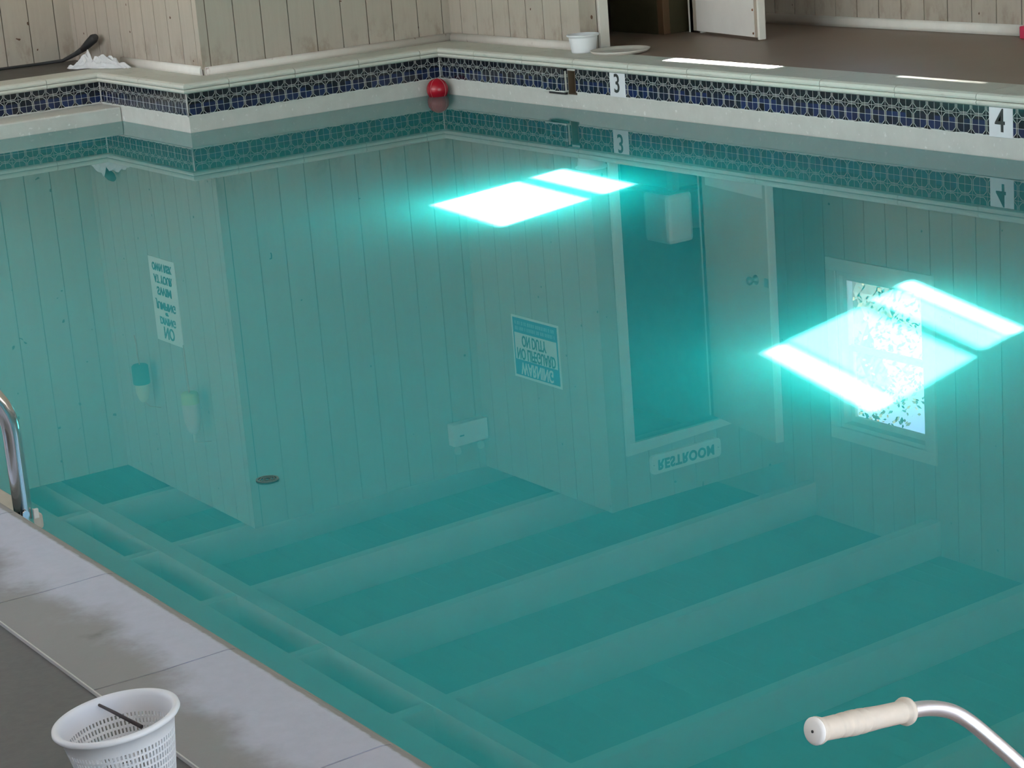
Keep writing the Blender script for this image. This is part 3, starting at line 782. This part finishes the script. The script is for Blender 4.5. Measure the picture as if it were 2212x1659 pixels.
for i in range(40):
    s = .010 + (Lg - .016) * i / 39
    r = .0138 + .0018 * math.exp(-((s - .068) / .03) ** 2)
    if any(abs(s - rb) < .0021 for rb in ribs): r -= .0020
    pr.append((r, s))
pr += [(.0165, Lg - .004), (.0178, Lg), (.0170, Lg + .004), (.0105, Lg + .005)]
q = MB(); q.lathe(pr, g0 - O, 28, rot); q.build('grip', [M['grip']], hb)
q = MB(); q.lathe([(0, -.0055), (.012, -.005), (.0168, -.002), (.0168, -.0008), (0, -.0042)], g0 - O, 28, rot); q.build('grip_cap', M['gripend'], hb)
q = MB(); q.lathe([(0, -.0062), (.0018, -.0060), (.002, -.0045), (0, -.0045)], g0 - O, 12, rot); q.build('cap_hole', M['dark'], hb)
q = MB(); q.lathe([(0, .014), (.02, .012), (.045, .006), (.05, 0), (0, 0)], (0, 0, 0), 28); q.build('foot', M['alu'], hb)

# ------------------------------------------------------------------ outside the window
mb = MB(); mb.box(-40, 60, -60, 40, -.4, -.3); struct(mb.build('ground', M['grass']))
def tree(loc, h, r, n, seed, label):
    o = thing('tree', label, 'tree', loc, 'trees outside the window')
    rn = random.Random(seed)
    q = MB(); q.tube([(0, 0, 0), (.05, .03, h * .4), (0, .1, h * .8)], [.12, .09, .03], 10); q.build('trunk', M['bark'], o)
    q = MB()
    for i in range(n):
        d = Vector((rn.gauss(0, 1), rn.gauss(0, 1), rn.gauss(0, 1))).normalized() * (rn.random() ** .4)
        p = Vector((d.x * r, d.y * r, h * .52 + d.z * h * .5))
        s = rn.uniform(.022, .05); a = Vector((rn.gauss(0, 1), rn.gauss(0, 1), rn.gauss(0, 1))).normalized(); b = a.orthogonal().normalized()
        c = a.cross(b)
        q.face([q.bm.verts.new(p + b * s), q.bm.verts.new(p + c * s * .45), q.bm.verts.new(p - b * s), q.bm.verts.new(p - c * s * .45)])
    q.build('foliage', M['leaf'], o)
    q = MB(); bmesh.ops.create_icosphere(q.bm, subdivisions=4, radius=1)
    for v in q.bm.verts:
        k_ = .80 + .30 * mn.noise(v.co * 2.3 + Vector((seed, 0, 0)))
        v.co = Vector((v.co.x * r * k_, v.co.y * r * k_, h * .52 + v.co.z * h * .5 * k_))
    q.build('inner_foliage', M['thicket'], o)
    return o
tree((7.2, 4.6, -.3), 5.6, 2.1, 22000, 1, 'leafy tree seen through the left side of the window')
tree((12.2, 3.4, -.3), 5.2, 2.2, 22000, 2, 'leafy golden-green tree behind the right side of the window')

# ------------------------------------------------------------------ light
W = bpy.data.worlds.new('sky'); S.world = W; W.use_nodes = True
wt = W.node_tree; wt.nodes.clear()
wo = wt.nodes.new('ShaderNodeOutputWorld'); bg = wt.nodes.new('ShaderNodeBackground'); sk_ = wt.nodes.new('ShaderNodeTexSky')
sk_.sky_type = 'NISHITA'; sk_.sun_disc = False; sk_.sun_elevation = EL; sk_.sun_rotation = math.atan2(-AZ[0], -AZ[1]); sk_.altitude = 0; sk_.air_density = 1.0; sk_.dust_density = 1.0
wt.links.new(sk_.outputs[0], bg.inputs[0]); bg.inputs[1].default_value = SKY = .95; wt.links.new(bg.outputs[0], wo.inputs[0])
su = bpy.data.lights.new('sun', 'SUN'); su.energy = 340; su.angle = math.radians(.53); su.color = (1, .97, .92)
so_ = bpy.data.objects.new('sun', su); COL.objects.link(so_)
dirv = Vector((AZ[0] * math.cos(EL), AZ[1] * math.cos(EL), -math.sin(EL)))
so_.rotation_euler = dirv.to_track_quat('-Z', 'Y').to_euler(); so_.location = (-20, -10, 15)
def portal(loc, rot, sx, sy):
    l = bpy.data.lights.new('daylight_portal', 'AREA'); l.shape = 'RECTANGLE'; l.size = sx; l.size_y = sy; l.energy = 0
    l.cycles.is_portal = True
    o = bpy.data.objects.new('daylight_portal', l); COL.objects.link(o); o.location = loc; o.rotation_euler = rot
for h in LH: portal((XL - .125, (h[0]+h[1])/2, (h[2]+h[3])/2), (0, -PI/2, 0), h[3]-h[2], h[1]-h[0])
for h in NH: portal(((h[0]+h[1])/2, YN - .125, (h[2]+h[3])/2), (PI/2, 0, 0), h[1]-h[0], h[3]-h[2])
portal((WF + .13, -2.32, 1.91), (0, PI/2, 0), 1.12, .85)

# ------------------------------------------------------------------ camera
cam = bpy.data.cameras.new('camera'); co = bpy.data.objects.new('camera', cam); COL.objects.link(co)
cam.sensor_width = 36; cam.sensor_fit = 'HORIZONTAL'; cam.lens = 4514.8975 / 2212 * 36; cam.clip_start = .05
yaw, pitch, roll = .5744, .2626, -.0786
cy, sy, cp, sp = math.cos(yaw), math.sin(yaw), math.cos(pitch), math.sin(pitch)
f = Vector((sy*cp, cy*cp, -sp)); r = Vector((cy, -sy, 0)); u = r.cross(f)
r2 = r * math.cos(roll) + u * math.sin(roll); u2 = -r * math.sin(roll) + u * math.cos(roll)
mw = Matrix((( r2.x, u2.x, -f.x, -7.6513), (r2.y, u2.y, -f.y, -12.4215), (r2.z, u2.z, -f.z, 1.7889), (0, 0, 0, 1)))
co.matrix_world = mw
S.camera = co
vs = S.view_settings; vs.view_transform = 'Standard'; vs.look = 'None'; vs.exposure = 0.24; vs.gamma = 1.0
try: vs.use_curve_mapping = False
except Exception: pass
S.cycles.use_denoising = True
S.cycles.use_adaptive_sampling = False
S.cycles.sample_clamp_indirect = 6.0
